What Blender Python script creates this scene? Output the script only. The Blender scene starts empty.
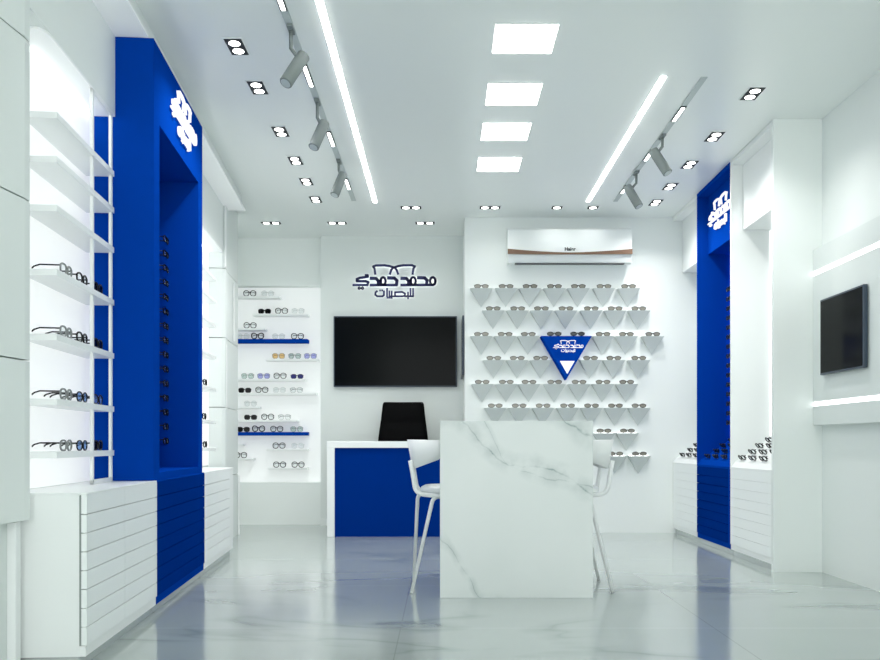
import bpy, bmesh, math, random
from mathutils import Matrix, Vector
random.seed(4)
scn = bpy.context.scene
COL = scn.collection
PI = math.pi
ANG = 0.07775                      # the left wall runs 4.45 degrees off the shop's long axis
CEIL = 2.98
LM = Matrix.Rotation(ANG, 4, 'Z')  # frame of the left wall: x = out of the wall, y = along it
WM = Matrix.Identity(4)

# ---------------------------------------------------------------- materials
def mat(name, col, rough=.5, spec=.5, metal=0., emit=0., ecol=None, coat=0., bump=0., bscale=60.):
    m = bpy.data.materials.new(name); m.use_nodes = True
    nt = m.node_tree; b = nt.nodes['Principled BSDF']
    b.inputs['Base Color'].default_value = (*col, 1)
    b.inputs['Roughness'].default_value = rough
    b.inputs['Specular IOR Level'].default_value = spec
    b.inputs['Metallic'].default_value = metal
    b.inputs['Coat Weight'].default_value = coat
    b.inputs['Coat Roughness'].default_value = .12
    if emit:
        b.inputs['Emission Color'].default_value = (*(ecol or col), 1)
        b.inputs['Emission Strength'].default_value = emit
    if bump:
        n = nt.nodes.new('ShaderNodeTexNoise'); n.inputs['Scale'].default_value = bscale
        tc = nt.nodes.new('ShaderNodeTexCoord'); nt.links.new(tc.outputs['Object'], n.inputs['Vector'])
        bp = nt.nodes.new('ShaderNodeBump'); bp.inputs['Strength'].default_value = bump
        bp.inputs['Distance'].default_value = .002
        nt.links.new(n.outputs['Fac'], bp.inputs['Height']); nt.links.new(bp.outputs['Normal'], b.inputs['Normal'])
    return m

WHITE = (.85, .875, .87)
BLUE = (.0012, .044, .335)
M = {}
M['paint'] = mat('white_wall_paint', (.80, .84, .825), .55, .4, bump=.04)
M['wallgrey'] = mat('pale_grey_wall_paint', (.73, .775, .76), .5, .4, bump=.04)
M['ceil'] = mat('satin_white_ceiling', (.83, .865, .85), .28, .45)
M['lam'] = mat('white_laminate', WHITE, .32, .5)
M['lamg'] = mat('white_laminate_drawer', (.87, .90, .90), .3, .5)
M['shadowgap'] = mat('grey_recessed_backing', (.26, .29, .285), .7, .2)
M['gap'] = mat('dark_gap', (.05, .055, .06), .8, .2)
M['toe'] = mat('pale_metal_skirting', (.62, .66, .66), .25, .6, .5)
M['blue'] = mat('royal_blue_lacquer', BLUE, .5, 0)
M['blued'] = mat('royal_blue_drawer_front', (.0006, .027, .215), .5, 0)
M['wmetal'] = mat('white_powder_coat', (.84, .86, .86), .35, .5)
M['black'] = mat('black_acetate', (.003, .003, .004), .3, .2)
M['blackleather'] = mat('black_leather', (.0015, .0016, .002), .6, .06, bump=.2, bscale=180)
M['screen'] = mat('black_glass_screen', (.004, .005, .0055), .12, .06)
M['bezel'] = mat('dark_blue_grey_bezel', (.035, .055, .085), .35, .5)
M['chrome'] = mat('chrome', (.7, .72, .73), .15, .5, 1.)
M['spotgrey'] = mat('light_grey_spot_housing', (.21, .24, .235), .6, .2)
M['track'] = mat('grey_track_channel', (.50, .55, .55), .5, .4)
M['bronze'] = mat('brushed_bronze_trim', (.19, .115, .075), .4, .3, .1)
M['grey'] = mat('dark_grey_vent', (.09, .10, .10), .5)
M['navy'] = mat('navy_letter_acrylic', (.006, .014, .115), .4)
M['led'] = mat('led_strip', (1, 1, 1), .5, 0, emit=4, ecol=(1, 1, .985))
M['ledpanel'] = mat('led_panel_diffuser', (1, 1, 1), .5, 0, emit=4.5, ecol=(1, 1, .985))
M['cove'] = mat('cove_led', (1, 1, 1), .5, 0, emit=3, ecol=(1, 1, .985))
M['lamp'] = mat('downlight_lamp', (1, 1, 1), .5, 0, emit=3.5, ecol=(1, .985, .95))
M['sign'] = mat('lit_white_letters', (.2, .2, .2), .5, 0, emit=.45, ecol=(.97, .98, 1))
M['line'] = mat('light_line_diffuser', (1, 1, 1), .5, 0, emit=.75, ecol=(1, 1, 1))
M['halo'] = mat('halo_led', (1, 1, 1), .5, 0, emit=1.6)
M['light_panel'] = mat('backlit_display_panel', (.8, .82, .82), .4, .3, emit=.2, ecol=(1, 1, 1))
M['niche_panel'] = mat('backlit_niche_panel', (.8, .82, .82), .4, .3, emit=.11, ecol=(1, 1, 1))
M['glow_board'] = mat('cove_board_added_glow', (.8, .83, .83), .4, .4, emit=.06, ecol=(1, 1, 1))  # weak emission added so the board undersides look bright
M['wedge_led'] = mat('wedge_led', (1, 1, 1), .5, 0, emit=3.0, ecol=(1, 1, .985))
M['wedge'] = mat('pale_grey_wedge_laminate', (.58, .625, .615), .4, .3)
M['blueled'] = mat('violet_blue_led', (.3, .35, 1), .5, 0, emit=5, ecol=(.32, .38, 1))
M['rim_clear'] = mat('clear_grey_acetate', (.68, .70, .70), .2, .5)
M['rim_thin'] = mat('thin_grey_metal_rim', (.20, .215, .215), .3, .5)
M['lens_dark'] = mat('black_lens', (.002, .002, .003), .12, .12)
M['lens_demo'] = mat('smoky_demo_lens', (.27, .26, .215), .15, .6)
M['lens_demo_dark'] = mat('dark_smoky_lens', (.035, .04, .05), .15, .6)
M['lens_navy'] = mat('navy_lens', (.02, .02, .16), .15, .5)

def lens_mat(name, col, t, tint=(1, 1, 1)):
    m = bpy.data.materials.new(name); m.use_nodes = True; nt = m.node_tree
    b = nt.nodes['Principled BSDF']; b.inputs['Base Color'].default_value = (*col, 1); b.inputs['Roughness'].default_value = .08
    tr = nt.nodes.new('ShaderNodeBsdfTransparent'); tr.inputs['Color'].default_value = (*tint, 1)
    mx = nt.nodes.new('ShaderNodeMixShader'); mx.inputs[0].default_value = t
    nt.links.new(tr.outputs[0], mx.inputs[1]); nt.links.new(b.outputs[0], mx.inputs[2])
    nt.links.new(mx.outputs[0], nt.nodes['Material Output'].inputs['Surface'])
    return m
M['lens_clear'] = lens_mat('clear_lens', (.75, .8, .8), .06, (.97, .985, .985))
M['lens_grey'] = lens_mat('pale_green_grey_lens', (.62, .70, .68), .2, (.82, .89, .87))
M['lens_lilac'] = lens_mat('lilac_lens', (.45, .47, .78), .2, (.74, .75, .97))
M['lens_yellow'] = lens_mat('amber_lens', (.86, .60, .27), .2, (.97, .84, .60))
M['lens_blue'] = lens_mat('pale_blue_lens', (.35, .5, .78), .3, (.55, .70, .92))

def N(nt, t, **kw):
    n = nt.nodes.new(t)
    for k, v in kw.items():
        setattr(n, k, v)
    return n
def math_(nt, op, a, b=None, clamp=False):
    n = nt.nodes.new('ShaderNodeMath'); n.operation = op; n.use_clamp = clamp
    for i, x in enumerate((a, b)):
        if x is None: continue
        if isinstance(x, (int, float)): n.inputs[i].default_value = x
        else: nt.links.new(x, n.inputs[i])
    return n.outputs[0]
def ramp(nt, x, pts):
    r = nt.nodes.new('ShaderNodeValToRGB')
    e = r.color_ramp.elements
    e[0].position, e[0].color = pts[0][0], (pts[0][1],)*3 + (1,)
    e[1].position, e[1].color = pts[-1][0], (pts[-1][1],)*3 + (1,)
    for p, c in pts[1:-1]:
        k = e.new(p); k.color = (c, c, c, 1)
    nt.links.new(x, r.inputs[0]); return r.outputs[0]
def noise(nt, vec, scale, detail=3, dist=0., rough=.5):
    n = nt.nodes.new('ShaderNodeTexNoise'); n.inputs['Scale'].default_value = scale
    n.inputs['Detail'].default_value = detail; n.inputs['Distortion'].default_value = dist
    n.inputs['Roughness'].default_value = rough
    nt.links.new(vec, n.inputs['Vector']); return n.outputs['Fac']
def mapping(nt, scale=(1, 1, 1), rot=(0, 0, 0), loc=(0, 0, 0)):
    tc = nt.nodes.new('ShaderNodeTexCoord'); mp = nt.nodes.new('ShaderNodeMapping')
    mp.inputs['Scale'].default_value = scale; mp.inputs['Rotation'].default_value = rot; mp.inputs['Location'].default_value = loc
    nt.links.new(tc.outputs['Object'], mp.inputs['Vector']); return mp.outputs[0]
def mixcol(nt, fac, a, b):
    mx = nt.nodes.new('ShaderNodeMix'); mx.data_type = 'RGBA'
    if isinstance(fac, (int, float)): mx.inputs[0].default_value = fac
    else: nt.links.new(fac, mx.inputs[0])
    for i, c in ((6, a), (7, b)):
        if isinstance(c, tuple): mx.inputs[i].default_value = (*c, 1)
        else: nt.links.new(c, mx.inputs[i])
    return mx.outputs[2]

def floor_mat():
    m = bpy.data.materials.new('polished_marble_floor_tiles'); m.use_nodes = True; nt = m.node_tree
    b = nt.nodes['Principled BSDF']
    tc = nt.nodes.new('ShaderNodeTexCoord'); sp = nt.nodes.new('ShaderNodeSeparateXYZ'); nt.links.new(tc.outputs['Object'], sp.inputs[0])
    def joint(c, off, size, w):
        t = math_(nt, 'ADD', c, -off); t = math_(nt, 'DIVIDE', t, size); t = math_(nt, 'FRACT', math_(nt, 'ADD', t, 50.5))
        t = math_(nt, 'ABSOLUTE', math_(nt, 'SUBTRACT', t, .5)); return math_(nt, 'LESS_THAN', t, w/size/2)
    jx = joint(sp.outputs[0], -.19, 1.44, .005); jy = joint(sp.outputs[1], 3.95, 1.17, .007)
    j = math_(nt, 'MAXIMUM', jx, jy)
    v = mapping(nt, (.55, 1.5, 1), (0, 0, -.35))
    n1 = noise(nt, v, .75, 3, .6, .5)
    vein = ramp(nt, math_(nt, 'ABSOLUTE', math_(nt, 'SUBTRACT', n1, .5)), [(0, 1), (.014, .4), (.05, 0)])
    mask = ramp(nt, noise(nt, mapping(nt, (1, 1, 1), (0, 0, 0), (3.1, .7, 0)), 1.0, 2), [(.50, 0), (.62, 1)])
    vein = math_(nt, 'MULTIPLY', vein, mask)
    cloud = noise(nt, v, .8, 3, .3)
    base = mixcol(nt, cloud, (.325, .375, .36), (.40, .45, .435))
    base = mixcol(nt, math_(nt, 'MULTIPLY', vein, .6), base, (.10, .14, .145))
    base = mixcol(nt, math_(nt, 'MULTIPLY', jx, .6), base, (.20, .23, .23))
    base = mixcol(nt, math_(nt, 'MULTIPLY', jy, .3), base, (.62, .66, .65))
    nt.links.new(base, b.inputs['Base Color'])
    rr = math_(nt, 'ADD', math_(nt, 'MULTIPLY', j, .06), .15); nt.links.new(rr, b.inputs['Roughness'])
    b.inputs['Specular IOR Level'].default_value = .5; b.inputs['IOR'].default_value = 1.85
    b.inputs['Coat Weight'].default_value = .35; b.inputs['Coat Roughness'].default_value = .09; b.inputs['Coat IOR'].default_value = 1.6
    return m
M['floor'] = floor_mat()

def marble_mat():
    m = bpy.data.materials.new('white_marble_slab_with_grey_veins'); m.use_nodes = True; nt = m.node_tree
    b = nt.nodes['Principled BSDF']
    tc = nt.nodes.new('ShaderNodeTexCoord'); sp = nt.nodes.new('ShaderNodeSeparateXYZ'); nt.links.new(tc.outputs['Object'], sp.inputs[0])
    x, y, z = sp.outputs
    v = mapping(nt)
    w1 = math_(nt, 'MULTIPLY', math_(nt, 'SUBTRACT', noise(nt, v, 7, 5), .5), .10)
    w2 = math_(nt, 'MULTIPLY', math_(nt, 'SUBTRACT', noise(nt, v, 3.1, 3), .5), .07)
    wob = math_(nt, 'ADD', w1, w2)
    wob = math_(nt, 'ADD', wob, math_(nt, 'MULTIPLY', y, .3))
    def curve(pts, width, strength, soft=.5):
        fc = nt.nodes.new('ShaderNodeFloatCurve'); c = fc.mapping.curves[0]
        c.points[0].location = pts[0]; c.points[-1].location = pts[-1]
        for p in pts[1:-1]: c.points.new(*p)
        fc.mapping.update(); nt.links.new(x, fc.inputs['Value'])
        d = math_(nt, 'ABSOLUTE', math_(nt, 'ADD', math_(nt, 'SUBTRACT', z, fc.outputs[0]), wob))
        fine = ramp(nt, d, [(0, 1), (width*.35, .5), (width, 0)])
        wide = ramp(nt, d, [(0, .4), (width*6, 0)])
        br = ramp(nt, noise(nt, v, 9, 4), [(.38, .1), (.6, 1)])
        s = math_(nt, 'MULTIPLY', math_(nt, 'MAXIMUM', math_(nt, 'MULTIPLY', fine, br), math_(nt, 'MULTIPLY', wide, br)), strength)
        return s
    veins = curve([(0, 1), (.10, .985), (.21, .88), (.38, .74), (.63, .695), (.82, .575), (1, .45)], .015, 1.0)
    v2 = curve([(0, 1), (.2, 1), (.38, .735), (.55, .655), (.68, .64), (.83, .60), (1, .5)], .010, .7)
    v3 = curve([(0, .325), (.06, .27), (.15, .12), (.24, 0), (1, 0)], .010, .85)
    v4 = curve([(0, 1), (.66, 1), (.70, .965), (.83, .90), (1, .8)], .016, 1.0)
    tot = math_(nt, 'MAXIMUM', math_(nt, 'MAXIMUM', veins, v2), math_(nt, 'MAXIMUM', v3, v4))
    cloud = noise(nt, v, 1.8, 3, .4)
    base = mixcol(nt, cloud, (.63, .68, .67), (.76, .785, .78))
    base = mixcol(nt, tot, base, (.20, .28, .28))
    nt.links.new(base, b.inputs['Base Color']); b.inputs['Roughness'].default_value = .22
    return m
M['marble'] = marble_mat()

# ---------------------------------------------------------------- mesh helpers
def bm_(): return bmesh.new()
def box(bm, x0, x1, y0, y1, z0, z1, bev=0.):
    vs = [bm.verts.new(p) for p in ((x0,y0,z0),(x1,y0,z0),(x1,y1,z0),(x0,y1,z0),(x0,y0,z1),(x1,y0,z1),(x1,y1,z1),(x0,y1,z1))]
    fs = [bm.faces.new([vs[i] for i in f]) for f in ((3,2,1,0),(4,5,6,7),(0,1,5,4),(1,2,6,5),(2,3,7,6),(3,0,4,7))]
    if bev:
        es = list({e for f in fs for e in f.edges})
        bmesh.ops.bevel(bm, geom=es, offset=bev, segments=2, affect='EDGES', profile=.5)
    return bm
def B(x0, x1, y0, y1, z0, z1, bev=0.): return box(bm_(), x0, x1, y0, y1, z0, z1, bev)
def prism(bm, pts, vec):
    """extrude a planar polygon (3D points) along vec"""
    vec = Vector(vec)
    a = [bm.verts.new(p) for p in pts]; b = [bm.verts.new(Vector(p) + vec) for p in pts]
    n = len(pts)
    bm.faces.new(a); bm.faces.new(list(reversed(b)))
    for i in range(n): bm.faces.new([a[(i+1) % n], a[i], b[i], b[(i+1) % n]])
    return bm
def tube(bm, pts, r, seg=8, closed=False, caps=True):
    pts = [Vector(p) for p in pts]; n = len(pts)
    rings = []
    prev = None
    for i, p in enumerate(pts):
        if closed: d = pts[(i+1) % n] - pts[i-1]
        else: d = pts[min(i+1, n-1)] - pts[max(i-1, 0)]
        d.normalize()
        if prev is None:
            ref = Vector((0, 0, 1)) if abs(d.z) < .9 else Vector((1, 0, 0))
            u = d.cross(ref).normalized()
        else:
            u = (prev - d*prev.dot(d)).normalized()
        prev = u
        w = d.cross(u)
        rr = r[i] if isinstance(r, (list, tuple)) else r
        rings.append([bm.verts.new(p + (u*math.cos(2*PI*k/seg) + w*math.sin(2*PI*k/seg))*rr) for k in range(seg)])
    m = n if closed else n-1
    for i in range(m):
        a, b = rings[i], rings[(i+1) % n]
        for k in range(seg):
            f = bm.faces.new([a[k], a[(k+1) % seg], b[(k+1) % seg], b[k]]); f.smooth = True
    if not closed and caps:
        bm.faces.new(list(reversed(rings[0]))); bm.faces.new(rings[-1])
    return bm
def round_path(pts, r, n=5):
    pts = [Vector(p) for p in pts]; out = [pts[0]]
    for i in range(1, len(pts)-1):
        p, a, b = pts[i], (pts[i-1]-pts[i]), (pts[i+1]-pts[i])
        ra = min(r, a.length*.45, b.length*.45)
        s, e = p + a.normalized()*ra, p + b.normalized()*ra
        for k in range(n+1):
            t = k/n
            out.append(s*(1-t)**2 + p*2*t*(1-t) + e*t*t)
    out.append(pts[-1]); return out
def lathe(bm, prof, seg=24, axis=(0, 0, 0)):
    ax = Vector(axis); rings = []
    for r, z in prof:
        if r < 1e-5: rings.append([bm.verts.new(ax + Vector((0, 0, z)))])
        else: rings.append([bm.verts.new(ax + Vector((r*math.cos(2*PI*k/seg), r*math.sin(2*PI*k/seg), z))) for k in range(seg)])
    for a, b in zip(rings, rings[1:]):
        for k in range(seg):
            q = [a[k % len(a)], a[(k+1) % len(a)], b[(k+1) % len(b)], b[k % len(b)]]
            q = [v for i, v in enumerate(q) if v not in q[:i]]
            if len(q) > 2:
                f = bm.faces.new(q); f.smooth = True
    if len(rings[0]) > 1: bm.faces.new(list(reversed(rings[0])))
    if len(rings[-1]) > 1: bm.faces.new(rings[-1])
    return bm

MW = {}    # world matrix of every object we make
def link(name, data, material, M_obj, parent=None):
    o = bpy.data.objects.new(name, data); COL.objects.link(o)
    if parent is not None:
        o.parent = parent; o.matrix_local = MW[parent.name].inverted() @ M_obj
    else: o.matrix_basis = M_obj
    MW[o.name] = M_obj.copy()
    if material is not None and data is not None and not data.materials: data.materials.append(material)
    return o
def finish(bm, name):
    bmesh.ops.recalc_face_normals(bm, faces=bm.faces[:])
    me = bpy.data.meshes.new(name); bm.to_mesh(me); bm.free(); return me
def thing(name, label, cat, loc=(0, 0, 0), frame=WM, rot=0., group=None):
    o = link(name, None, None, frame @ Matrix.Translation(loc) @ Matrix.Rotation(rot, 4, 'Z'))
    o.empty_display_size = .05
    return tag(o, label, cat, group)
def tag(o, label, cat, group=None, kind=None):
    o['label'] = label; o['category'] = cat
    if group: o['group'] = group
    if kind: o['kind'] = kind
    return o
def part(name, bm, m, parent, frame=WM, local=False, label=None, kind=None):
    """bm is in `frame` coordinates (or the parent's own when local)"""
    if local: mo = MW[parent.name].copy()
    else:
        mo = MW[parent.name].copy(); bm.transform(mo.inverted() @ frame)
    o = link(name, finish(bm, name), m, mo, parent)
    if label: o['label'] = label
    if kind: o['kind'] = kind
    return o
def single(name, bm, m, label, cat, frame=WM, group=None, kind=None):
    xs = [v.co for v in bm.verts]
    c = Vector((sum(p.x for p in xs)/len(xs), sum(p.y for p in xs)/len(xs), min(p.z for p in xs)))
    mo = frame @ Matrix.Translation(c); bm.transform(Matrix.Translation(-c))
    return tag(link(name, finish(bm, name), m, mo), label, cat, group, kind)
def struct(name, bm, m, frame=WM):
    o = link(name, finish(bm, name), m, frame); o['kind'] = 'structure'; return o
ORD = ['zeroth', 'first', 'second', 'third', 'fourth', 'fifth', 'sixth', 'seventh', 'eighth', 'ninth', 'tenth',
       'eleventh', 'twelfth', 'thirteenth', 'fourteenth', 'fifteenth', 'sixteenth']

# ---------------------------------------------------------------- the room
YB, YT, YA = 8.12, 8.85, 8.95          # triangle wall, television wall, alcove wall
XR = 2.5
struct('floor', B(-3.2, 3.2, -1.2, 9.4, -.08, 0), M['floor'])
struct('ceiling', B(-3.2, 3.2, -1.2, 9.4, CEIL, CEIL+.1), M['ceil'])
struct('wall_right', B(XR, XR+.12, -1.2, 8.4, 0, CEIL), M['paint'])
struct('wall_right_pier', B(2.18, XR, 5.655, 5.69, 0, CEIL), M['paint'])
struct('wall_back', B(.215, 3.0, YB, YT+.2, 0, CEIL), M['paint'])
struct('wall_television', B(-1.25, .215, YT, YT+.2, 0, CEIL), M['wallgrey'])
bm = bm_()                                                   # alcove wall with the opening of the lit niche
for z0, z1 in ((0, .44), (2.487, CEIL)): box(bm, -2.6, -1.25, YA, YA+.05, z0, z1)
struct('wall_alcove', bm, M['paint'])
bm = bm_(); box(bm, -2.6, -1.25, YA+.05, YA+.14, .40, .44); box(bm, -2.6, -1.25, YA+.05, YA+.14, 2.487, 2.53); box(bm, -2.6, -1.25, YA+.14, YA+.2, 0, CEIL)
struct('trim_1', bm, M['paint'])
struct('baseboard_back', B(-1.25, .215, YT-.012, YT, 0, .07), M['paint'])
# left wall (in its own frame: x = v, y = u)
struct('wall_left', B(-1.52, -1.40, -1.4, 8.1, 0, CEIL), M['paint'], LM)
struct('wall_left_alcove', B(-1.80, -1.68, 8.1, 9.6, 0, CEIL), M['paint'], LM)
bm = bm_(); box(bm, -1.40, -1.275, 3.28, 7.36, 2.464, CEIL)
struct('wall_left_soffit', bm, M['paint'], LM)
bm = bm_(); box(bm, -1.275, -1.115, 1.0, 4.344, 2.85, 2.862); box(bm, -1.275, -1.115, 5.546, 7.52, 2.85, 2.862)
struct('trim_2', bm, M['glow_board'], LM)
struct('trim_5', B(-1.275, -1.15, 1.0, 7.52, 2.8625, CEIL-.0005), M['paint'], LM)
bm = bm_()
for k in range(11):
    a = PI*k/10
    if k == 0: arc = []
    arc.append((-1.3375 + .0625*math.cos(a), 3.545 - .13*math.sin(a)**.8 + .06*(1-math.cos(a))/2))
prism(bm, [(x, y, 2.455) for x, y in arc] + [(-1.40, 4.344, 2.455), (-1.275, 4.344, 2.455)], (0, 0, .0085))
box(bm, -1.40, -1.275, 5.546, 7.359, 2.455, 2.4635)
struct('trim_4', bm, M['glow_board'], LM)

def pier(name, u0, u1, flip):
    """tiled wall pier with rounded lip, joints every 0.585 m"""
    bm = bm_()
    zs = [0, .566, 1.151, 1.737, 2.322, CEIL]
    for i in range(5):
        z0, z1 = zs[i] + (.003 if i else 0), zs[i+1] - .003
        if flip: prof = [(-1.40, u0), (-1.285, u0), (-1.262, u0+.012), (-1.255, u0+.03), (-1.255, u0+.10), (-1.268, u0+.12), (-1.268, u1), (-1.40, u1)]
        elif i == 0: prof = [(-1.40, u0), (-1.318, u0), (-1.318, u1-.19), (-1.330, u1-.16), (-1.330, u1-.05), (-1.40, u1-.05)]
        else: prof = [(-1.40, u0), (-1.318, u0), (-1.318, u1-.24), (-1.296, u1-.21), (-1.277, u1-.10), (-1.267, u1-.05), (-1.267, u1-.006), (-1.275, u1), (-1.40, u1)]
        prism(bm, [(x, y, z0) for x, y in prof], (0, 0, z1-z0))
    return struct(name, bm, M['wallgrey'], LM)
pier('wall_left_near_pier', -1.2, 3.28, False)
pier('wall_left_far_pier', 7.36, 8.10, True)
bm = B(-1.40, -1.300, 3.232, 3.279, .003, .562, .004)
single('corner_strip', bm, M['wmetal'], 'bright white vertical strip at the foot of the near left tiled pier', 'strip', LM)
bm = bm_()
for z0, z1, u in ((2.33, 2.86, 7.358), (1.14, 1.70, 7.40), (.003, .55, 8.075)):
    box(bm, -1.262, -1.250, u, u+.02, z0, z1)
for z0, z1, u in ((1.76, 2.28, 7.80),): box(bm, -1.262, -1.250, u, u+.02, z0, z1)
struct('trim_reflection_lines', bm, M['wmetal'], LM)  # white strips stand in for bright reflection lines on the far pier

# ---------------------------------------------------------------- left wall furniture
VF = -1.08
ZR = [.087 + .0707*k for k in range(9)]
def drawer_cabinet(label, u0, u1, um, colour, ud=None):
    """base cabinet of two columns of eight handleless drawers"""
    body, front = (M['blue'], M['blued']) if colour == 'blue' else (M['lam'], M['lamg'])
    ud = ud or u1; g = .0014 if colour == 'white' else .0018
    t = thing('drawer_cabinet', label, 'cabinet', (-1.24, (u0+u1)/2, 0), LM, group='low drawer cabinets on the left wall')
    bm = B(-1.398, VF-.028, u0+.004, u1-.001, .046, .655); part('body', bm, body, t, LM)
    part('plinth', B(-1.39, VF-.006, u0+.006, u1-.002, .046, .085), body, t, LM)
    part('toe_kick', B(-1.38, VF-.03, u0+.01, u1-.003, 0, .046), M['toe'], t, LM)
    for (a, b) in ((u0, um), (um, ud)):
        for k in range(8):
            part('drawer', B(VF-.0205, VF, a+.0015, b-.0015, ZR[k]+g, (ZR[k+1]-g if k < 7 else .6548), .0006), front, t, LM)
    part('backing', B(VF-.0275, VF-.0208, u0+.002, ud-.003, .087, .652), M['shadowgap'], t, LM)
    if ud < u1: part('end_panel', B(VF-.0205, VF-.004, ud, u1-.001, .087, .654), body, t, LM)
    part('countertop', B(-1.398, VF-.001, u0, u1-.0005, .655, .663, .002), body if colour == 'blue' else M['lam'], t, LM)
    return t
drawer_cabinet('white drawer cabinet nearest the camera on the left wall', 3.325, 4.372, 3.822, 'white')
drawer_cabinet('royal blue drawer cabinet under the tall blue display tower', 4.372, 5.568, 4.951, 'blue')
drawer_cabinet('white drawer cabinet beyond the blue one on the left wall', 5.568, 6.70, 6.05, 'white', 6.52)

# tall blue tower with an open niche
t = thing('display_tower', 'tall royal blue display tower with a deep niche on the left wall', 'display tower', (-1.245, 4.94, .663), LM)
bm = bm_()
box(bm, -1.398, -1.09, 4.345, 4.46, .664, 2.849); box(bm, -1.398, -1.09, 5.424, 5.545, .664, 2.849)
box(bm, -1.398, -1.09, 4.46, 5.424, 2.462, 2.849); box(bm, -1.398, -1.09, 4.46, 5.424, .664, .70)
part('frame', bm, M['blue'], t, LM)
part('back_panel', B(-1.398, -1.392, 4.46, 5.424, .70, 2.462), M['blue'], t, LM)

# shelf bays
ZS = [2.155, 1.978, 1.785, 1.530, 1.272, 1.014, .802]
names7 = ['topmost', 'second from the top', 'third from the top', 'middle', 'third from the bottom', 'second from the bottom', 'lowest']
def shelf_bay(u0, u1, where, grp):
    single('backlit_wall_panel', B(-1.398, -1.395, u0-.20 if u0 < 4 else u0, (4.342 if u0 < 4 else 7.358), .665, 2.454), M['light_panel'],
           'bright backlit white panel behind the shelves ' + where, 'light panel', LM)
    for z, nm in zip(ZS, names7):
        bm = bm_()
        if u0 < 4:
            for a, b, c, d in ((u0, 3.984, -1.394, -1.262), (3.984, 4.006, -1.394, -1.282), (3.984, 4.006, -1.267, -1.262), (4.006, 4.259, -1.394, -1.262),
                               (4.259, 4.281, -1.394, -1.282), (4.259, 4.281, -1.267, -1.262), (4.281, u1, -1.394, -1.262)): box(bm, c, d, a, b, z-.013, z+.013)
        else: box(bm, -1.394, -1.268, u0, u1, z-.013, z+.013, .003)
        single('display_shelf', bm, M['lam'],
               'white shelf, %s of the seven %s' % (nm, where), 'shelf', LM, grp)
shelf_bay(3.53, 4.285, 'between the near pier and blue tower', 'white shelves in the near left bay')
shelf_bay(5.62, 7.01, 'between the blue tower and far pier', 'white shelves in the far left bay')
bm = bm_()
for a, b, c, d in ((3.985, 4.005, .664, 2.45), (4.26, 4.28, .664, 2.45), (3.985, 4.28, .664, .684), (3.985, 4.28, 2.43, 2.45)):
    box(bm, -1.281, -1.268, a, b, c, d)
single('shelf_frame', bm, M['wmetal'], 'slim white upright metal frame holding the near left shelves', 'frame', LM)
# cove lights under the soffit
def cove(u0, u1, where):
    t = thing('cove_light', 'slim strip light in the cove above the shelves ' + where, 'cove light', (-1.34, (u0+u1)/2, 2.44), LM)
    part('led_strip', B(-1.3945, -1.386, u0+.02, u1-.02, 2.445, 2.4535), M['cove'], t, LM)
cove(3.60, 4.34, 'beside the near pier'); cove(5.56, 7.34, 'beside the far pier')

# ---------------------------------------------------------------- eyeglasses
MESH = {}
def ring(cx, cz, rx, rz, n=18, p=2.5):
    out = []
    for k in range(n):
        a = 2*PI*k/n; c, s = math.cos(a), math.sin(a)
        out.append((cx + rx*math.copysign(abs(c)**(2/p), c), cz + rz*math.copysign(abs(s)**(2/p), s)))
    return out
KIND = {  # rim material, rim radius, lens material, ellipse power, flat brow
    'smoke': ('rim_thin', .0042, 'lens_clear', 2.6), 'black':  ('black', .0042, 'lens_clear', 2.3), 'cat': ('black', .0055, 'lens_clear', 2.0), 'sun': ('black', .0035, 'lens_dark', 2.8),
    'clear':  ('rim_clear', .0026, 'lens_clear', 2.3), 'thin': ('rim_thin', .0016, 'lens_clear', 2.4), 'grey': ('rim_thin', .0020, 'lens_grey', 2.5),
    'lilac':  ('rim_thin', .0020, 'lens_lilac', 2.5), 'yellow': ('rim_thin', .0020, 'lens_yellow', 2.5), 'navy': ('black', .0020, 'lens_navy', 2.6),
    'blue': ('black', .0033, 'lens_blue', 2.3), 'demo': ('black', .0026, 'lens_demo', 2.1), 'demo_dark': ('black', .003, 'lens_demo_dark', 2.1)}
def glasses_mesh(kind, hz, fold):
    key = (kind, hz, fold)
    if key in MESH: return MESH[key]
    rm, rr, lm, pw = KIND[kind]
    rx = .0285; cz = hz + rr; out = []
    bm = bm_()
    for s in (-1, 1):
        r = ring(s*.0355, cz, rx, hz, p=pw)
        tilt = []
        for x, z in r:
            y = .004*abs(x)/.06
            if kind == 'cat' and z > cz: z += .006*max(0, (abs(x)-.03)/.03)
            tilt.append((x, y, z))
        tube(bm, tilt, rr, 6, True)
    tube(bm, [(-.008, 0, cz+hz*.35), (0, -.002, cz+hz*.5), (.008, 0, cz+hz*.35)], rr, 6)
    for s in (-1, 1): box(bm, min(s*.060, s*.067), max(s*.060, s*.067), .001, .009, cz+hz*.25, cz+hz*.62)
    out.append(('frame', finish(bm, 'glasses_frame'), rm))
    for s in (-1, 1):
        bm = bm_(); prism(bm, [(x, .004, z) for x, z in ring(s*.0355, cz, rx-.001, hz-.001, p=pw)], (0, .0015, 0))
        out.append(('lens', finish(bm, 'glasses_lens'), lm))
    for s in (-1, 1):
        bm = bm_(); zt = cz + hz*.45
        if fold: tube(bm, [(s*.065, .009, zt), (s*.062, .013 + .006*(s > 0), zt), (-s*.045, .014 + .006*(s > 0), zt-.004), (-s*.058, .014 + .006*(s > 0), max(.004, zt-.02))], .0022, 5)
        else: tube(bm, [(s*.066, .008, zt), (s*.067, .085, zt+.001), (s*.065, .108, zt-.006), (s*.062, .135, max(.006, zt-.032))], [.0034, .0034, .0036, .0036], 5)
        out.append(('temple', finish(bm, 'glasses_temple'), 'rim_clear' if kind == 'clear' else 'black'))
    MESH[key] = out; return out
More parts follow.
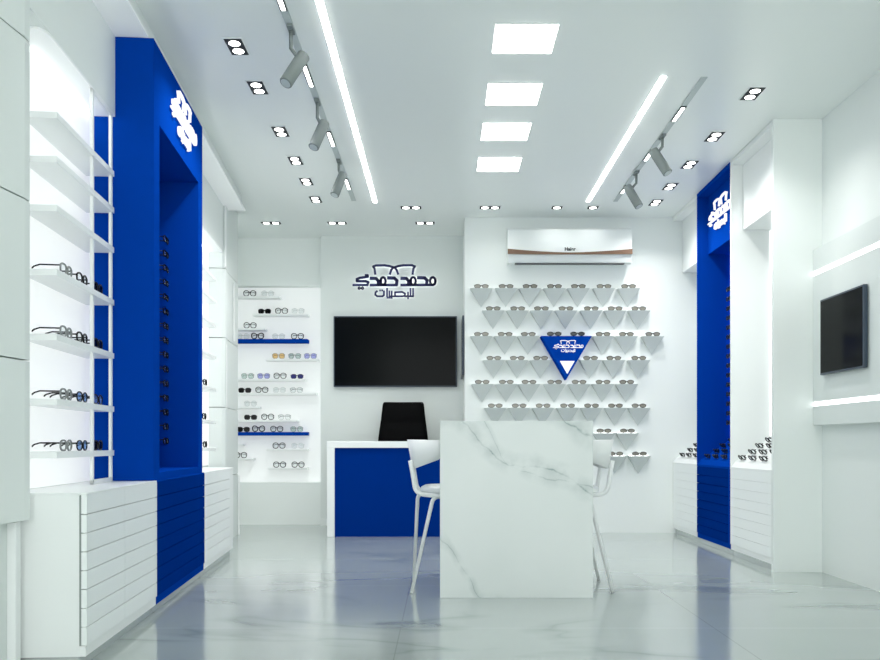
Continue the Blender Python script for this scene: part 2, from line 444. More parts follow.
def glasses(kind, label, group, loc, frame=WM, rot=0., hz=.021, fold=True, scale=1., tilt=0.):
    mo = frame @ Matrix.Translation(loc) @ Matrix.Rotation(rot, 4, 'Z') @ Matrix.Rotation(tilt, 4, 'X') @ Matrix.Scale(scale, 4)
    root = link('eyeglasses', None, None, mo); root.empty_display_size = .03
    tag(root, label, 'sunglasses' if kind in ('sun', 'navy') else 'eyeglasses', group)
    for nm, me, mk in glasses_mesh(kind, hz, fold):
        o = bpy.data.objects.new(nm, me); COL.objects.link(o); o.parent = root
        if not me.materials: me.materials.append(M[mk])
    return root
# on the near left shelves: they face out of the wall, temples open
look = [['smoke', 'black', 'sun'], ['smoke', 'black', 'sun'], ['smoke', 'blue', 'blue'], ['smoke', 'blue', 'sun']]
nm3 = ['nearest the pier', 'in the middle', 'nearest the blue tower']
lk = {'smoke': 'grey', 'black': 'black', 'blue': 'blue-lensed', 'sun': 'all-black'}
for row, z in enumerate(ZS[3:]):
    for k, u in enumerate((3.69, 3.885, 4.10)):
        kd = look[row][k]
        o = glasses(kd, '%s glasses %s on the %s near left shelf' % (lk[kd], nm3[k], names7[3+row]), 'eyeglasses on the near left shelves',
                (-1.278, u, z+.0131), LM, PI/2, .021, False)
for row, z in ((4, 1.272), (5, 1.014), (6, .802)):
    glasses('black', 'black glasses on the %s far left shelf, beside the blue tower' % names7[row], 'eyeglasses on the far left shelves',
            (-1.278, 6.63 if row != 5 else 6.60, z+.0131), LM, PI/2, .021, False)
# in the tower's niche: one column pinned to the back panel
for k in range(15):
    z = .84 + .0872*k
    glasses('black', 'black glasses in the blue tower niche, %s from the top of the column' % ORD[15-k], 'eyeglasses in the blue tower niche',
            (-1.262, 5.335, z), LM, PI/2, .020, False, .89)

# ---------------------------------------------------------------- shop sign lettering (traced as strokes, units = 1/100 of its width)
def seg(bm, a, b, w, y0, y1, c=1):
    a, b = Vector(a), Vector(b); d = (b-a)
    if d.length < 1e-6: return
    d.normalize(); n = Vector((-d.y, d.x))*w/2; e = d*w/2*c
    q = [a-e+n, b+e+n, b+e-n, a-e-n]
    prism(bm, [(p.x, y0, p.y) for p in q], (0, y1-y0, 0))
def stroke(bm, pts, w, y0, y1):
    for p, q in zip(pts, pts[1:]): seg(bm, p, q, w, y0, y1, .55)
EMBLEM = [([(222, 66), (250, 56), (330, 54), (380, 62), (422, 75), (462, 62), (510, 54), (592, 54), (624, 66)], 15), ([(222, 66), (236, 84), (243, 138)], 14),
          ([(412, 78), (396, 98), (383, 138)], 14), ([(432, 78), (446, 98), (462, 138)], 14), ([(620, 66), (608, 84), (600, 138)], 14)]
def oval(cx, cy, rx, ry): return [(cx+rx*math.cos(2*PI*k/14), cy+ry*math.sin(2*PI*k/14)) for k in range(15)]
NAME = [(oval(792, 205, 26, 36), 16), ([(815, 190), (815, 222)], 17), ([(650, 172), (715, 175), (738, 198), (733, 240)], 24), ([(640, 242), (790, 242)], 18),
        (oval(605, 205, 24, 36), 15), ([(585, 195), (585, 215)], 16), ([(492, 178), (540, 180), (561, 203), (560, 240)], 24), ([(490, 243), (640, 242)], 18),
        ([(365, 174), (425, 176), (450, 200), (446, 238)], 24), ([(340, 243), (450, 243)], 18), (oval(318, 205, 24, 36), 15), ([(297, 195), (297, 215)], 16),
        ([(198, 178), (250, 180), (272, 204), (272, 240)], 24), ([(196, 243), (345, 243)], 18),
        ([(150, 150), (170, 150), (172, 164), (95, 175), (68, 186), (68, 205), (150, 206), (176, 216), (170, 238)], 17), ([(32, 243), (170, 243)], 14),
        (oval(90, 272, 9, 9), 6), (oval(121, 272, 9, 9), 6), ([(99, 272), (112, 272)], 4)]
TAG = [([(604, 276), (604, 350)], 11), ([(580, 276), (580, 350)], 11), ([(540, 350), (604, 350)], 11), ([(556, 312), (556, 350)], 10), ([(556, 364), (556, 372)], 9),
       ([(432, 350), (432, 312), (500, 308), (528, 325), (524, 345), (500, 350), (432, 350)], 10), ([(540, 350), (524, 350)], 10), ([(400, 302), (400, 368)], 10), ([(378, 350), (432, 350)], 9),
       ([(378, 300), (378, 350)], 10), ([(356, 364), (386, 364)], 8), ([(356, 274), (356, 350)], 11),
       ([(326, 300), (326, 338), (312, 350), (262, 350), (244, 336), (246, 312), (262, 300)], 11), ([(286, 294), (292, 294)], 10), ([(306, 294), (312, 294)], 10)]
def lettering(strokes, s, y0, y1, grow=0, cx=422, cy=212):
    bm = bm_()
    for pts, w in strokes: stroke(bm, [((x-cx)*s, (cy-y)*s) for x, y in pts], (w+grow)*s, y0, y1)
    return bm
def shop_sign(label, loc, s, m, frame=WM, rot=0., halo=False, grow=0, depth=.02):
    t = thing('shop_sign', label, 'sign', loc, frame, rot)
    for nm, st in (('glasses_emblem', EMBLEM), ('shop_name', NAME), ('tagline', TAG)):
        o = part(nm, lettering(st, s, -depth, -.004 if not halo else -.012, grow), m, t, local=True)
        if halo: part('halo_light', lettering(st, s, -.010, -.004, -5), M['halo'], o, local=True)
    return t
shop_sign('navy Arabic shop sign with eyeglasses emblem above the large television', (-.0 + (394.1-442)/860*YT, YT, .85+(443-282.2)/860*YT), 92/880/860*YT, M['navy'], halo=True, grow=7, depth=.024)
shop_sign('glowing white Arabic shop sign on the tall blue tower', (-1.0895, 4.975, 2.665), .00078, M['sign'], LM, PI/2, grow=-1)

# ---------------------------------------------------------------- lit niche in the alcove: floating shelves with glasses
single('backlit_alcove_panel', B(-2.32, -1.25, YA+.125, YA+.14, .44, 2.487), M['niche_panel'], 'bright backlit white panel of the display niche left of the television', 'light panel')
YS = YA + .03
def px(x, y, Y): return ((x-442)/860*Y, .85+(443-y)/860*Y)
AL = [  # shelf y, x0, x1, colour, glasses
 (297.5, 236, 280, 'w', [(249.7, 'black'), (267.6, 'clear')], 'topmost'),
 (315, 253, 309, 'w', [(264.5, 'sun'), (281.5, 'black'), (298, 'clear')], 'second'),
 (329.5, 236, 266, 'w', [(250, 'black')], 'third'),
 (341, 236, 308, 'b', [(243, 'clear'), (257.5, 'cat'), (278.5, 'clear'), (297.4, 'black')], 'upper blue'),
 (360, 266, 319.6, 'w', [(278.5, 'yellow'), (294.7, 'grey'), (310.3, 'lilac')], 'fifth'),
 (380, 236, 306, 'w', [(247.6, 'grey'), (263.6, 'lilac'), (280, 'black'), (297, 'navy')], 'sixth'),
 (394, 236, 317, 'w', [(244.7, 'sun'), (261.8, 'black'), (279.4, 'clear'), (296.4, 'thin')], 'seventh'),
 (407.6, 236, 260, 'w', [(250.4, 'clear')], 'eighth'),
 (421, 236, 298, 'w', [(250.5, 'sun'), (267.6, 'black'), (284.5, 'thin')], 'ninth'),
 (433.8, 236, 308, 'b', [(243.3, 'sun'), (258.5, 'cat'), (276.7, 'black'), (296.7, 'grey')], 'lower blue'),
 (445, 236, 243.5, 'w', [], 'eleventh'),
 (449.8, 267, 308, 'w', [(279, 'black'), (297.8, 'clear')], 'twelfth'),
 (459.3, 236, 254, 'w', [(240.5, 'black')], 'thirteenth'),
 (468.8, 268, 308, 'w', [(279.6, 'black'), (298, 'black')], 'lowest')]
DESC = {'black': 'black framed glasses', 'cat': 'thick black cat-eye glasses', 'sun': 'black sunglasses', 'clear': 'pale clear framed glasses', 'thin': 'thin grey rimmed glasses',
        'grey': 'pale green-grey lensed glasses', 'lilac': 'lilac lensed glasses', 'yellow': 'amber lensed glasses', 'navy': 'dark navy gradient sunglasses'}
for y, x0, x1, c, gl, nm in AL:
    X0, z = px(x0, y, YS); X1 = px(x1, y, YS)[0]
    h = .018 if c == 'b' else .011
    sh = single('floating_shelf', B(X0, min(X1, -1.2515), YS-.03, YA+.124, z-h, z+h, .003), M['blue'] if c == 'b' else M['lam'],
                ('%s floating shelf in the lit alcove niche' % nm) if c == 'b' else 'white floating shelf, %s%s in the lit alcove niche' % (nm, '' if nm in ('topmost', 'lowest') else ' from the top'), 'shelf', group='floating shelves in the lit niche')
    for i, (gx, kd) in enumerate(gl):
        pos = 'alone' if len(gl) == 1 else ['first', 'second', 'third', 'fourth'][i] + ' from left'
        glasses(kd, '%s, %s on the %s alcove shelf' % (DESC[kd], pos, nm), 'eyeglasses in the lit niche',
                (px(gx, y, YS)[0], YS, z+h+.0002), hz=.0285 if kd not in ('sun', 'navy') else .024)

# ---------------------------------------------------------------- televisions
def tv(label, loc, w, h, rot, d=.045):
    t = thing('television', label, 'television', loc, WM, rot)
    b = .012
    part('housing', B(-w/2, w/2, -d, -.004, 0, h, .004), M['bezel'], t, local=True)
    part('screen', B(-w/2+b, w/2-b, -d-.0015, -d+.002, b, h-b), M['screen'], t, local=True)
    part('wall_mount', B(-w*.2, w*.2, -.006, -.0012, h*.3, h*.7), M['grey'], t, local=True)
tv('large black television on the grey wall below the shop sign', (-.478, YT, 1.425), 1.265, .725, 0)
tv('black television seen edge-on at the corner of the triangle wall', (.215, 8.50, 1.50), .58, .57, -PI/2, .022)

# ---------------------------------------------------------------- reception desk and chair
t = thing('reception_desk', 'white reception desk with a recessed royal blue front panel', 'desk', (-.44, 8.05, 0))
part('desktop', B(-1.04, .16, 7.777, 8.33, .806, .866, .003), M['lam'], t)
part('side_panel', B(-1.04, -.972, 7.777, 8.33, 0, .806, .003), M['lam'], t)
part('side_panel', B(.10, .16, 7.777, 8.33, 0, .806, .003), M['lam'], t)
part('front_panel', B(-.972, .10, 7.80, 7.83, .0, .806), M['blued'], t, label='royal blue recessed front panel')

t = thing('office_chair', 'black high-backed office chair behind the reception desk', 'chair', (-.385, 8.47, 0))
def shell(bm, rows, ny):
    """closed slab from rows of (z, half width, y)"""
    f, b = [], []
    for z, w, y, th in rows:
        rf, rb = [], []
        for k in range(9):
            s = -1 + 2*k/8
            yy = y - .03*(s*s)
            edge = (1-abs(s)**6)
            rf.append(bm.verts.new((w*s, yy-th*(.3+.7*edge), z))); rb.append(bm.verts.new((w*s, yy+th*.4*(.3+.7*edge), z)))
        f.append(rf); b.append(rb)
    n = len(rows)
    for i in range(n-1):
        for k in range(8):
            bm.faces.new([f[i][k], f[i][k+1], f[i+1][k+1], f[i+1][k]]).smooth = True
            bm.faces.new([b[i][k+1], b[i][k], b[i+1][k], b[i+1][k+1]]).smooth = True
        for s in (0, 8): bm.faces.new([f[i][s], f[i+1][s], b[i+1][s], b[i][s]])
    for i in (0, n-1):
        for k in range(8): bm.faces.new([f[i][k], f[i][k+1], b[i][k+1], b[i][k]])
    return bm
bm = shell(bm_(), [(.52, .285, .07, .045), (.70, .275, .085, .05), (.85, .252, .095, .05), (.98, .236, .105, .05), (1.035, .228, .112, .042), (1.06, .225, .114, .034), (1.08, .222, .116, .044), (1.18, .211, .128, .05), (1.235, .205, .135, .045), (1.252, .198, .137, .035), (1.258, .185, .138, .022)], 9)
part('backrest', bm, M['blackleather'], t, local=True)
part('seat', B(-.26, .26, -.36, .08, .44, .53, .03), M['blackleather'], t, local=True)
bm = bm_(); tube(bm, [(0, -.12, .08), (0, -.12, .44)], .028, 12); part('gas_lift', bm, M['black'], t, local=True)
bm = bm_()
for k in range(5):
    a = 2*PI*k/5 + .3; tube(bm, [(0, -.12, .10), (.24*math.cos(a), -.12+.24*math.sin(a), .07)], [.028, .018], 8)
part('star_base', bm, M['black'], t, local=True)
for k in range(5):
    a = 2*PI*k/5 + .3; bm = bm_(); x, y = .24*math.cos(a), -.12+.24*math.sin(a)
    tube(bm, [(x-.02*math.sin(a), y+.02*math.cos(a), .03), (x+.02*math.sin(a), y-.02*math.cos(a), .03)], .03, 12); box(bm, x-.008, x+.008, y-.008, y+.008, .05, .075)
    part('caster', bm, M['black'], t, local=True)

# ---------------------------------------------------------------- marble table and its two chairs
t = thing('marble_table', 'tall white veined marble table with solid slab ends', 'table', (-.011, 4.716, 0))
part('front_slab', B(0, .839, 0, .04, 0, .971, .0015), M['marble'], t, local=True)
part('top_slab', B(0, .839, .0405, .82, .931, .971, .0015), M['marble'], t, local=True)
part('rear_slab', B(0, .839, .8205, .8605, 0, .971, .0015), M['marble'], t, local=True)

def dining_chair(label, x, rot, odd=False):
    """white chair: bent tube legs, wrap-round low back; local +x = forward"""
    t = thing('dining_chair', label, 'chair', (x, 5.09, 0), WM, rot, 'white chairs at the marble table')
    W = M['wmetal']
    # seat pad
    bm = bm_(); pts = []
    for k in range(28):
        a = 2*PI*k/28; c, s = math.cos(a), math.sin(a)
        pts.append((.03 + .205*math.copysign(abs(c)**.75, c), .20*math.copysign(abs(s)**.75, s)))
    rings = []
    for sc, z in ((.90, .556), (.985, .562), (1, .577), (.98, .592), (.88, .602), (.55, .606)):
        rings.append([bm.verts.new((.03+(px_-.03)*sc, py_*sc, z)) for px_, py_ in pts])
    for a, b in zip(rings, rings[1:]):
        for k in range(28): bm.faces.new([a[k], a[(k+1) % 28], b[(k+1) % 28], b[k]]).smooth = True
    bm.faces.new(list(reversed(rings[0]))); bm.faces.new(rings[-1])
    part('seat', bm, W, t, local=True)
    # wrap-round backrest: U in plan, upper edge level, lower edge rising to the front
    bm = bm_(); inner, outer = [], []
    path = []
    for k in range(25):
        a = -1 + 2*k/24
        if abs(a) < .42: q = a/.42; path.append((-.247 + .018*abs(q)**3, .165*q))
        else:
            q = (abs(a)-.42)/.58; s = math.copysign(1, a)
            path.append((-.229 + .19*q**1.1 - .016*q, s*(.165 + .055*math.sin(q*PI/2))))
    for i, (x_, y_) in enumerate(path):
        fwd = (x_+.247)/.208
        top = .866 + .004*(1-fwd) - (.012*max(0, fwd-.8)/.2)
        low = .700 + .07*max(0, fwd)**1.0 + (.06*max(0, (fwd-.80)/.2)**2)
        p, q = path[max(i-1, 0)], path[min(i+1, 24)]
        n = Vector((q[1]-p[1], -(q[0]-p[0]))).normalized()*.006
        lean = .03*(1-max(0, min(1, fwd)))
        rows_o, rows_i = [], []
        for f in (0, .5, 1):
            z = low + (top-low)*f
            dx = -lean*(f-.6)
            rows_o.append(bm.verts.new((x_-n.x+dx, y_-n.y, z))); rows_i.append(bm.verts.new((x_+n.x+dx, y_+n.y, z)))
        outer.append(rows_o); inner.append(rows_i)
    for i in range(24):
        for j in range(2):
            bm.faces.new([outer[i][j], outer[i+1][j], outer[i+1][j+1], outer[i][j+1]]).smooth = True
            bm.faces.new([inner[i+1][j], inner[i][j], inner[i][j+1], inner[i+1][j+1]]).smooth = True
        bm.faces.new([outer[i][2], outer[i+1][2], inner[i+1][2], inner[i][2]]); bm.faces.new([outer[i][0], inner[i][0], inner[i+1][0], outer[i+1][0]])
    for i in (0, 24):
        for j in range(2): bm.faces.new([outer[i][j], outer[i][j+1], inner[i][j+1], inner[i][j]])
    bm.transform(Matrix.Translation((.012, 0, 0)))
    part('backrest', bm, W, t, local=True)
    for s in (-1, 1):
        bm = bm_(); tube(bm, round_path([(-.230, s*.168, .75), (-.214, s*.168, .66), (-.199, s*.168, .560), (-.10, s*.165, .548), (.2, s*.16, .548)], .05), .0125, 10)
        part('back_post', bm, W, t, local=True)
    for sx in (-1, 1):
        for s in (-1, 1):
            bm = bm_(); tube(bm, round_path([(-.222, s*.215, 0), (-.196, s*.168, .535), (-.12, s*.12, .552)] if odd and sx < 0 < s else [(sx*.231 + .01*(sx < 0), s*.215, 0), (sx*.10+.0, s*.165, .535), (sx*.02, s*.12, .552)], .03), [.0095] + [.012]*7, 10)
            part('leg', bm, W, t, local=True)
    bm = bm_(); box(bm, -.13, .19, -.13, .13, .546, .557, .004); part('seat_frame', bm, W, t, local=True)
    return t
dining_chair('white tubular chair left of the marble table, its back to the shelves', .048, 0, True)
dining_chair('white tubular chair right of the marble table, its back to the right wall', .746, PI)

# ---------------------------------------------------------------- triangle wall
rows = [  # wedge top y, glasses centres x
 (288, [481.5, 506.3, 530.3, 554.8, 578.8, 604.5, 629.2]), (310.3, [493.4, 518, 541.7, 566.4, 591.7, 615.6, 639.4]),
 (336, [481.5, 505.3, 528.6, 554.4, 577.7, 603.6, 627, 653.4]), (360, [494, 517.5, 541, 591, 614.4, 639.4]),
 (384, [482.3, 506.5, 529.3, 555, 579.5, 603.5, 627.3]), (407.8, [495.4, 519.4, 543.4, 568, 592, 616, 639.6]),
 (433, [604.5, 628]), (456, [616.3, 640])]
rn = ['top', 'second', 'third', 'fourth', 'fifth', 'sixth', 'seventh', 'bottom']
WD = .085
wme = sme = None
for r, (y, xs) in enumerate(rows):
    for i, x in enumerate(xs):
        blue = r == 2 and i in (3, 4)
        X, z = px(x, y, YB-WD)
        if not blue:
            if wme is None:
                bm = bm_()
                a, b, c, d, e = [bm.verts.new(p) for p in ((-.104, -WD, 0), (.104, -WD, 0), (.104, 0, 0), (-.104, 0, 0), (0, -.004, -.168))]
                for f in ((a, b, c, d), (a, e, b), (b, e, c), (c, e, d), (d, e, a)): bm.faces.new(f)
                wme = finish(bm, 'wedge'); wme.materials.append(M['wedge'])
            o = link('wedge_shelf', wme, None, Matrix.Translation((X, YB-.0003, z)))
            if sme is None: sme = finish(B(-.09, .09, -.034, -.026, .0003, .002), 'light_strip'); sme.materials.append(M['wedge_led'])
            link('light_strip', sme, None, MW[o.name], o)
            tag(o, 'white triangular wedge shelf, %s from left in the %s row' % (ORD[i+1], rn[r]), 'shelf', 'triangular wedge shelves on the back wall')
        lab = ('dark glasses on the %s half of the blue triangle sign' % ('left' if i == 3 else 'right')) if blue else \
              'smoky demo-lens glasses, %s from left in the %s wedge row' % (ORD[i+1], rn[r])
        glasses('demo_dark' if blue else 'demo', lab, 'eyeglasses on the triangle wall', (X, YB-WD+.022 - (.018 if blue else 0), z + .0003), hz=.0175, fold=True, scale=1.02)
# blue triangle sign
YTR = YB - .12
A = [px(541, 336, YTR), px(592, 336, YTR), px(566.2, 379.5, YTR)]
t = thing('triangle_sign', 'royal blue downward triangle sign with white Arabic lettering amid the wedges', 'sign', (px(566.4, 336, YTR)[0], YB, A[0][1]))
bm = bm_(); prism(bm, [(p[0], YTR, p[1]) for p in A], (0, .1195, 0)); part('panel', bm, M['blue'], t)
wt = [px(559.8, 361, YTR), px(574.6, 361, YTR), px(567.2, 374, YTR)]
bm = bm_(); prism(bm, [(p[0], YTR-.004, p[1]) for p in wt], (0, .004, 0)); part('white_triangle', bm, M['sign'], t, label='small glowing white triangle')
cx, cz = px(568, 346.5, YTR)
for nm, st in (('glasses_emblem', EMBLEM), ('shop_name', NAME), ('tagline', TAG)):
    bm = lettering(st, 30/790/860*YTR, -.006, -.0002, 0 if nm != 'shop_name' else -3); bm.transform(Matrix.Translation((cx, YTR, cz))); part(nm, bm, M['sign'], t)

# air conditioner
t = thing('air_conditioner', 'white wall-mounted air conditioner with curved bronze trim above the wedges', 'air conditioner', (1.2, YB, 2.5))
YC = YB-.20
cxa = (570-442)/860*YC; hw = 62/860*YC
ztop, zmid, zbot = px(0, 227, YC)[1], px(0, 252, YC)[1], px(0, 262, YC)[1]
bm = bm_(); prism(bm, [(cxa-hw, YB-.0005, ztop), (cxa-hw, YC+.05, ztop), (cxa-hw, YC+.012, ztop-.02), (cxa-hw, YC, zmid), (cxa-hw, YC+.03, zbot), (cxa-hw, YC+.07, zbot-.012), (cxa-hw, YB-.0005, zbot+.02)], (2*hw, 0, 0))
part('body', bm, M['paint'], t)
bm = bm_(); n = 24
for k in range(n):
    q = []
    for kk in (k, k+1):
        s = -1+2*kk/n; xx = cxa + s*hw*1.005
        zt = zmid - .006 + .034*abs(s)**1.6; zb = zmid - .024 + .005*abs(s)**3
        q.append((xx, zt, zb))
    (xa, ta, ba), (xb, tb, bb_) = q
    prism(bm, [(xa, YC-.010, ba), (xb, YC-.010, bb_), (xb, YC-.010, tb), (xa, YC-.010, ta)], (0, .0095, 0))
part('trim_strip', bm, M['bronze'], t, label='curved bronze trim strip')
part('air_vent', B(cxa-hw*.885, cxa+hw*.885, YC+.022, YC+.06, zbot-.016, zbot-.006), M['grey'], t, label='dark horizontal air vent')
cu = bpy.data.curves.new('logo_text', 'FONT'); cu.body = 'Haier'; cu.size = .045; cu.offset = .0012; cu.align_x = 'CENTER'; cu.extrude = .001
to = bpy.data.objects.new('logo_text', cu); COL.objects.link(to)
bpy.context.view_layer.update()
me = bpy.data.meshes.new_from_object(to); bpy.data.objects.remove(to)
bm = bm_(); bm.from_mesh(me)
bm.transform(Matrix.Translation((cxa, YC-.002, zmid+.012)) @ Matrix.Rotation(PI/2, 4, 'X'))
part('logo', bm, M['black'], t, label='black maker lettering')

# ---------------------------------------------------------------- right wall display units
XF = 2.18
Y0, Y1, Y2, Y3 = 5.692, 6.487, 7.338, 8.118
def tray_z(X): return .705 + (X-2.205)*.69
def display_unit(label, ya, yb, colour, yd):
    """niche with base drawers, sloped tray, valance and a divider at its far end"""
    body, front = (M['blue'], M['blued']) if colour == 'blue' else (M['lam'], M['lamg'])
    t = thing('display_unit', label, 'display unit', (2.34, (ya+yb)/2, 0))
    part('base_cabinet', B(XF+.021, XR-.001, ya, yb, .046, .652), body, t)
    part('toe_kick', B(XF+.028, XR-.01, ya+.002, yb-.002, 0, .046), M['toe'], t)
    part('plinth', B(XF+.006, XF+.022, ya+.002, yb-.002, .046, .085), body, t)
    e = .045 if colour == 'blue' else .004
    gp = .0018 if colour == 'blue' else .0005
    for k in range(8): part('drawer', B(XF, XF+.0205, ya+e, yb-.004, ZR[k]+gp, ZR[k+1]-gp, .0004), front, t)
    if colour == 'blue': part('stile', B(XF, XF+.0205, ya, ya+e-.002, .087, .652), body, t)
    bm = bm_(); pr = [(XF, .652), (XF, .668), (2.205, tray_z(2.205)), (2.48, tray_z(2.48)), (2.48, .652)]
    prism(bm, [(x, ya+.001, z) for x, z in pr], (0, yd-ya-.002, 0)); part('glasses_tray', bm, body, t)
    part('back_panel', B(2.483, XR-.001, ya+.001, yd-.001, .653, 2.455), body, t)
    part('valance', B(2.27, XR-.001, ya+.001, yd-.001, 2.458, CEIL-.002), body, t)
    part('top_rail', B(XF, 2.27, ya+.001, yd-.001, 2.945, CEIL-.002), body, t)
    if yb > yd: part('divider', B(XF, XR-.001, yd, yb-.001, .653, CEIL-.002), body, t)
    part('led_strip', B(2.474, 2.482, yd-.012, yd-.004, .905, 2.45), M['line'] if colour != 'blue' else M['blueled'], t, label='vertical light strip in the corner')
    return t
display_unit('white display unit nearest the camera on the right wall', Y0, Y1+.02, 'white', Y1)
display_unit('royal blue display unit on the right wall with lit sign', Y1+.021, Y2+.02, 'blue', Y2)
display_unit('white display unit at the far end of the right wall', Y2+.021, Y3, 'white', Y3)
shop_sign('glowing white Arabic shop sign on the blue valance at right', (2.2698, 6.98, 2.725), .00078, M['sign'], WM, -PI/2, grow=-1)
# glasses on the sloped trays
def tray_glasses(cols, name, yfar, pitch, kind, frows):
    for r, X in enumerate((2.226, 2.29, 2.354, 2.416)):
        for c in range(cols):
            Yg = yfar - pitch*c - (.03 if r % 2 else 0)
            if c >= frows[r]: continue
            glasses(kind, 'black glasses on the %s tray, %s row, %s from the far end' % (name, ['front', 'second', 'third', 'rear'][r], ORD[c+1]),
                    'eyeglasses on the %s tray' % name, (X, Yg, tray_z(X)+.0035), WM, -PI/2, .019, True, .95, .6)
tray_glasses(3, 'near right white', Y1-.13, .21, 'black', (3, 3, 2, 2))
tray_glasses(3, 'right blue', Y2-.15, .21, 'demo_dark', (3, 3, 2, 2))
tray_glasses(3, 'far right white', Y3-.18, .21, 'black', (3, 3, 2, 2))
for k in range(15):
    glasses('demo_dark', 'dark glasses in the right blue unit, %s from the top of the column' % ORD[15-k], 'column of eyeglasses in the right blue unit',
            (2.352, 7.06, .995 + .0785*k), WM, -PI/2, .018, True)
part_pole = bm_()
single('glasses_rack', B(2.372, 2.386, 7.05, 7.07, tray_z(2.386)+.002, 2.20), M['blue'], 'slim blue upright rack carrying the glasses in the right blue unit', 'rack')

# right wall panel with two light lines and a television
t = thing('wall_panel', 'pale wall panel with two light lines on the right wall', 'wall panel', (2.47, 4.0, .967))
XP = 2.44
bm = bm_()
for z0, z1 in ((.967, 1.09), (1.12, 1.945), (1.978, 2.118)): box(bm, XP, XR-.0005, 2.2, 5.654, z0, z1)
part('board', bm, M['wallgrey'], t)
for z0, z1 in ((1.09, 1.12), (1.945, 1.978)): part('light_line', B(XP+.006, XR-.002, 2.2, 5.654, z0+.0005, z1-.0005), M['line'], t, label='glowing horizontal light line')
tv('small black television on the right wall panel', (XP, 5.20, 1.282), .565, .478, -PI/2, .03)

# ---------------------------------------------------------------- ceiling lights
for i, (y0, nm) in enumerate(((4.372, 'nearest the camera'), (5.09, 'second from the camera'), (5.72, 'third from the camera'), (6.41, 'farthest from the camera'))):
    t = thing('ceiling_panel_light', 'square white ceiling panel light, %s' % nm, 'ceiling light', (.43, y0+.157, CEIL-.006), group='square ceiling panel lights')
    part('frame', B(.268, .600, y0-.006, y0+.320, CEIL-.004, CEIL-.0005), M['lam'], t)
    part('diffuser', B(.275, .593, y0, y0+.314, CEIL-.007, CEIL-.004), M['ledpanel'], t)
for x, ya, yb, nm in ((-.59, 3.3, 7.6, 'left'), (1.286, 4.99, 7.57, 'right')):
    t = thing('linear_light', 'long glowing linear ceiling light on the %s side' % nm, 'ceiling light', (x, (ya+yb)/2, CEIL-.008))
    part('channel', B(x-.022, x+.022, ya-.005, yb+.005, CEIL-.003, CEIL-.0005), M['lam'], t)
    part('diffuser', B(x-.017, x+.017, ya, yb, CEIL-.008, CEIL-.003), M['led'], t)
def track(x, ya, yb, mods, nm):
    t = thing('light_track', 'grey ceiling light track with short bar lamps on the %s side' % nm, 'light track', (x, (ya+yb)/2, CEIL-.01))
    part('channel', B(x-.019, x+.019, ya, yb, CEIL-.006, CEIL-.0005), M['track'], t)
    for a, b in mods:
        o = part('bar_lamp', B(x-.0175, x+.0175, a, b, CEIL-.012, CEIL-.006), M['gap'], t)
        part('diffuser', B(x-.010, x+.010, a+.016, b-.010, CEIL-.014, CEIL-.012), M['led'], o)
track(-.775, 3.6, 7.55, ((3.95, 4.22), (4.82, 5.12), (5.86, 6.15), (6.9, 7.19)), 'left')
track(1.525, 5.0, 7.57, ((5.42, 5.67), (6.22, 6.46), (7.08, 7.30)), 'right')
def spot(x, y, top, bot, label):
    t = thing('track_spotlight', label, 'spotlight', (x, y, CEIL-.006), group='track spotlights')
    a, b = Vector((*top[:2], top[2])), Vector((*bot[:2], bot[2]))
    part('adapter', B(x-.014, x+.014, y-.05, y+.05, CEIL-.02, CEIL-.0062), M['spotgrey'], t)
    bm = bm_(); m_ = a*.8 + b*.2
    tube(bm, [(x, y, CEIL-.02), (x, y, a.z+.02), m_], .010, 8); part('arm', bm, M['spotgrey'], t)
    d = (b-a).normalized()
    bm = bm_(); tube(bm, [a, a+d*.004, b-d*.004, b], [.031, .034, .034, .032], 20); part('lamp_head', bm, M['spotgrey'], t)
    bm = bm_(); tube(bm, [b+d*.0003, b+d*.002], .026, 16); part('lens', bm, M['track'], t)
spot(-.773, 4.40, (-.714, 4.44, 2.85), (-.793, 4.36, 2.674), 'grey spotlight on the left track, nearest the camera')
spot(-.774, 5.34, (-.733, 5.37, 2.85), (-.792, 5.30, 2.672), 'grey spotlight on the left track, middle of three')
spot(-.776, 6.47, (-.747, 6.50, 2.885), (-.805, 6.44, 2.706), 'grey spotlight on the left track, farthest from the camera')
spot(1.524, 5.947, (1.465, 5.97, 2.88), (1.552, 5.91, 2.705), 'grey spotlight on the right track, nearer the camera')
spot(1.524, 6.745, (1.458, 6.77, 2.868), (1.538, 6.71, 2.695), 'grey spotlight on the right track, farther from the camera')
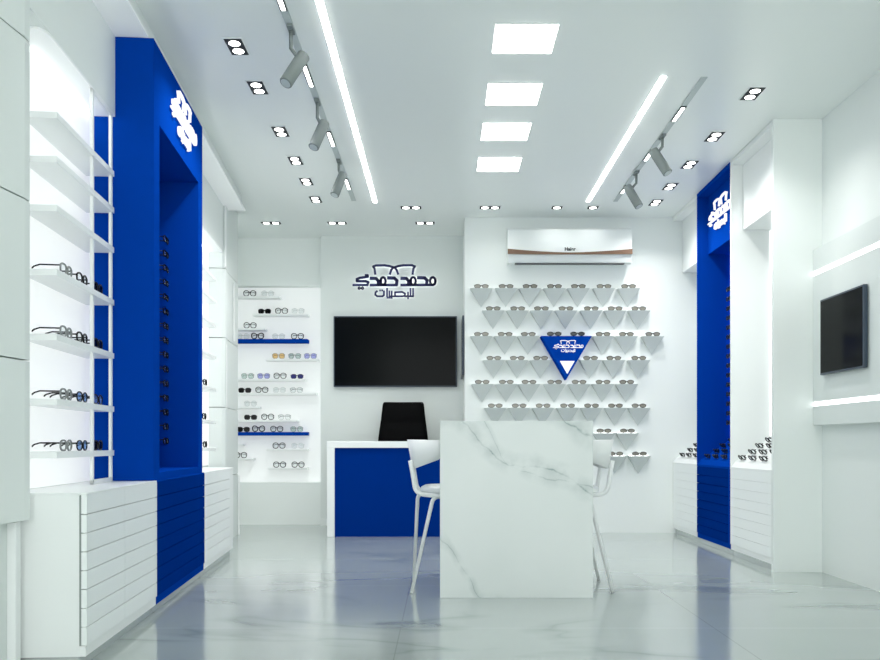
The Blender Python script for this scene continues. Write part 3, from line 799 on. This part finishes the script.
def downlight(x, y, label, along='y', cells=2):
    t = thing('recessed_downlight', label, 'ceiling light', (x, y, CEIL-.005), group='recessed ceiling downlights')
    n = cells*.046
    li = bpy.data.lights.new('lamp_glow', 'SPOT'); li.energy = (8.5 if along == 'y' else 1.4)*cells; li.spot_size = 2.3; li.spot_blend = .9; li.shadow_soft_size = .03; li.color = (1, .985, .955)
    lo = bpy.data.objects.new('lamp_glow', li); COL.objects.link(lo); lo.parent = t; lo.location = (0, 0, -.012)
    r = (.052, n+.006) if along == 'y' else (n+.006, .05)
    part('frame', B(x-r[0], x+r[0], y-r[1], y+r[1], CEIL-.005, CEIL-.0005), M['lam'], t)
    part('recess', B(x-r[0]+.006, x+r[0]-.006, y-r[1]+.006, y+r[1]-.006, CEIL-.007, CEIL-.005), M['gap'], t)
    for k in range(cells):
        o = (k-(cells-1)/2)*.09
        c = (x, y+o) if along == 'y' else (x+o, y)
        bm = bm_(); tube(bm, [(c[0], c[1], CEIL-.0071), (c[0], c[1], CEIL-.0092)], .030, 18); part('lamp', bm, M['lamp'], t)
for i, y in enumerate((4.614, 5.146, 5.871, 6.473, 6.992, 7.507)):
    downlight(-1.103, y, 'recessed double downlight on the left side, %s from the camera' % ORD[i+1])
for i, y in enumerate((5.234, 5.967, 6.566, 7.128, 7.601)):
    downlight(1.89, y, 'recessed double downlight on the right side, %s from the camera' % ORD[i+1])
for x, n, nm in ((-.28, 2, 'double downlight by the end of the left linear light'), (.433, 2, 'double downlight in line with the square panel lights'), (1.038, 1, 'single downlight above the air conditioner'), (1.363, 1, 'single downlight by the end of the right linear light')):
    downlight(x, 7.762, 'recessed ' + nm, 'x', n)
for x, nm in ((-1.652, 'over the lit alcove niche'), (-1.014, "above the television's left corner"), (-.164, "above the television's right half")):
    downlight(x, 8.307, 'recessed double downlight ' + nm, 'x', 2)

# ---------------------------------------------------------------- daylight through the open shop front, camera
w = bpy.data.worlds.new('daylight'); scn.world = w; w.use_nodes = True
bg = w.node_tree.nodes['Background']; bg.inputs[0].default_value = (.95, .985, .965, 1); bg.inputs[1].default_value = 1.5

cam = bpy.data.cameras.new('camera'); co = bpy.data.objects.new('camera', cam); COL.objects.link(co)
co.location = (0, 0, .85); co.rotation_euler = (PI/2, 0, 0)
cam.sensor_width = 36; cam.lens = 860/880*36
cam.shift_x = -(442-440)/880; cam.shift_y = (443-330)/880
cam.clip_start = .05
scn.camera = co
scn.view_settings.view_transform = 'Standard'; scn.view_settings.look = 'None'
scn.view_settings.gamma = 1; scn.view_settings.use_curve_mapping = False
scn.view_settings.exposure = 1.2
scn.cycles.max_bounces = 10; scn.cycles.diffuse_bounces = 6; scn.cycles.glossy_bounces = 5
scn.cycles.transparent_max_bounces = 12
scn.cycles.sample_clamp_indirect = 8
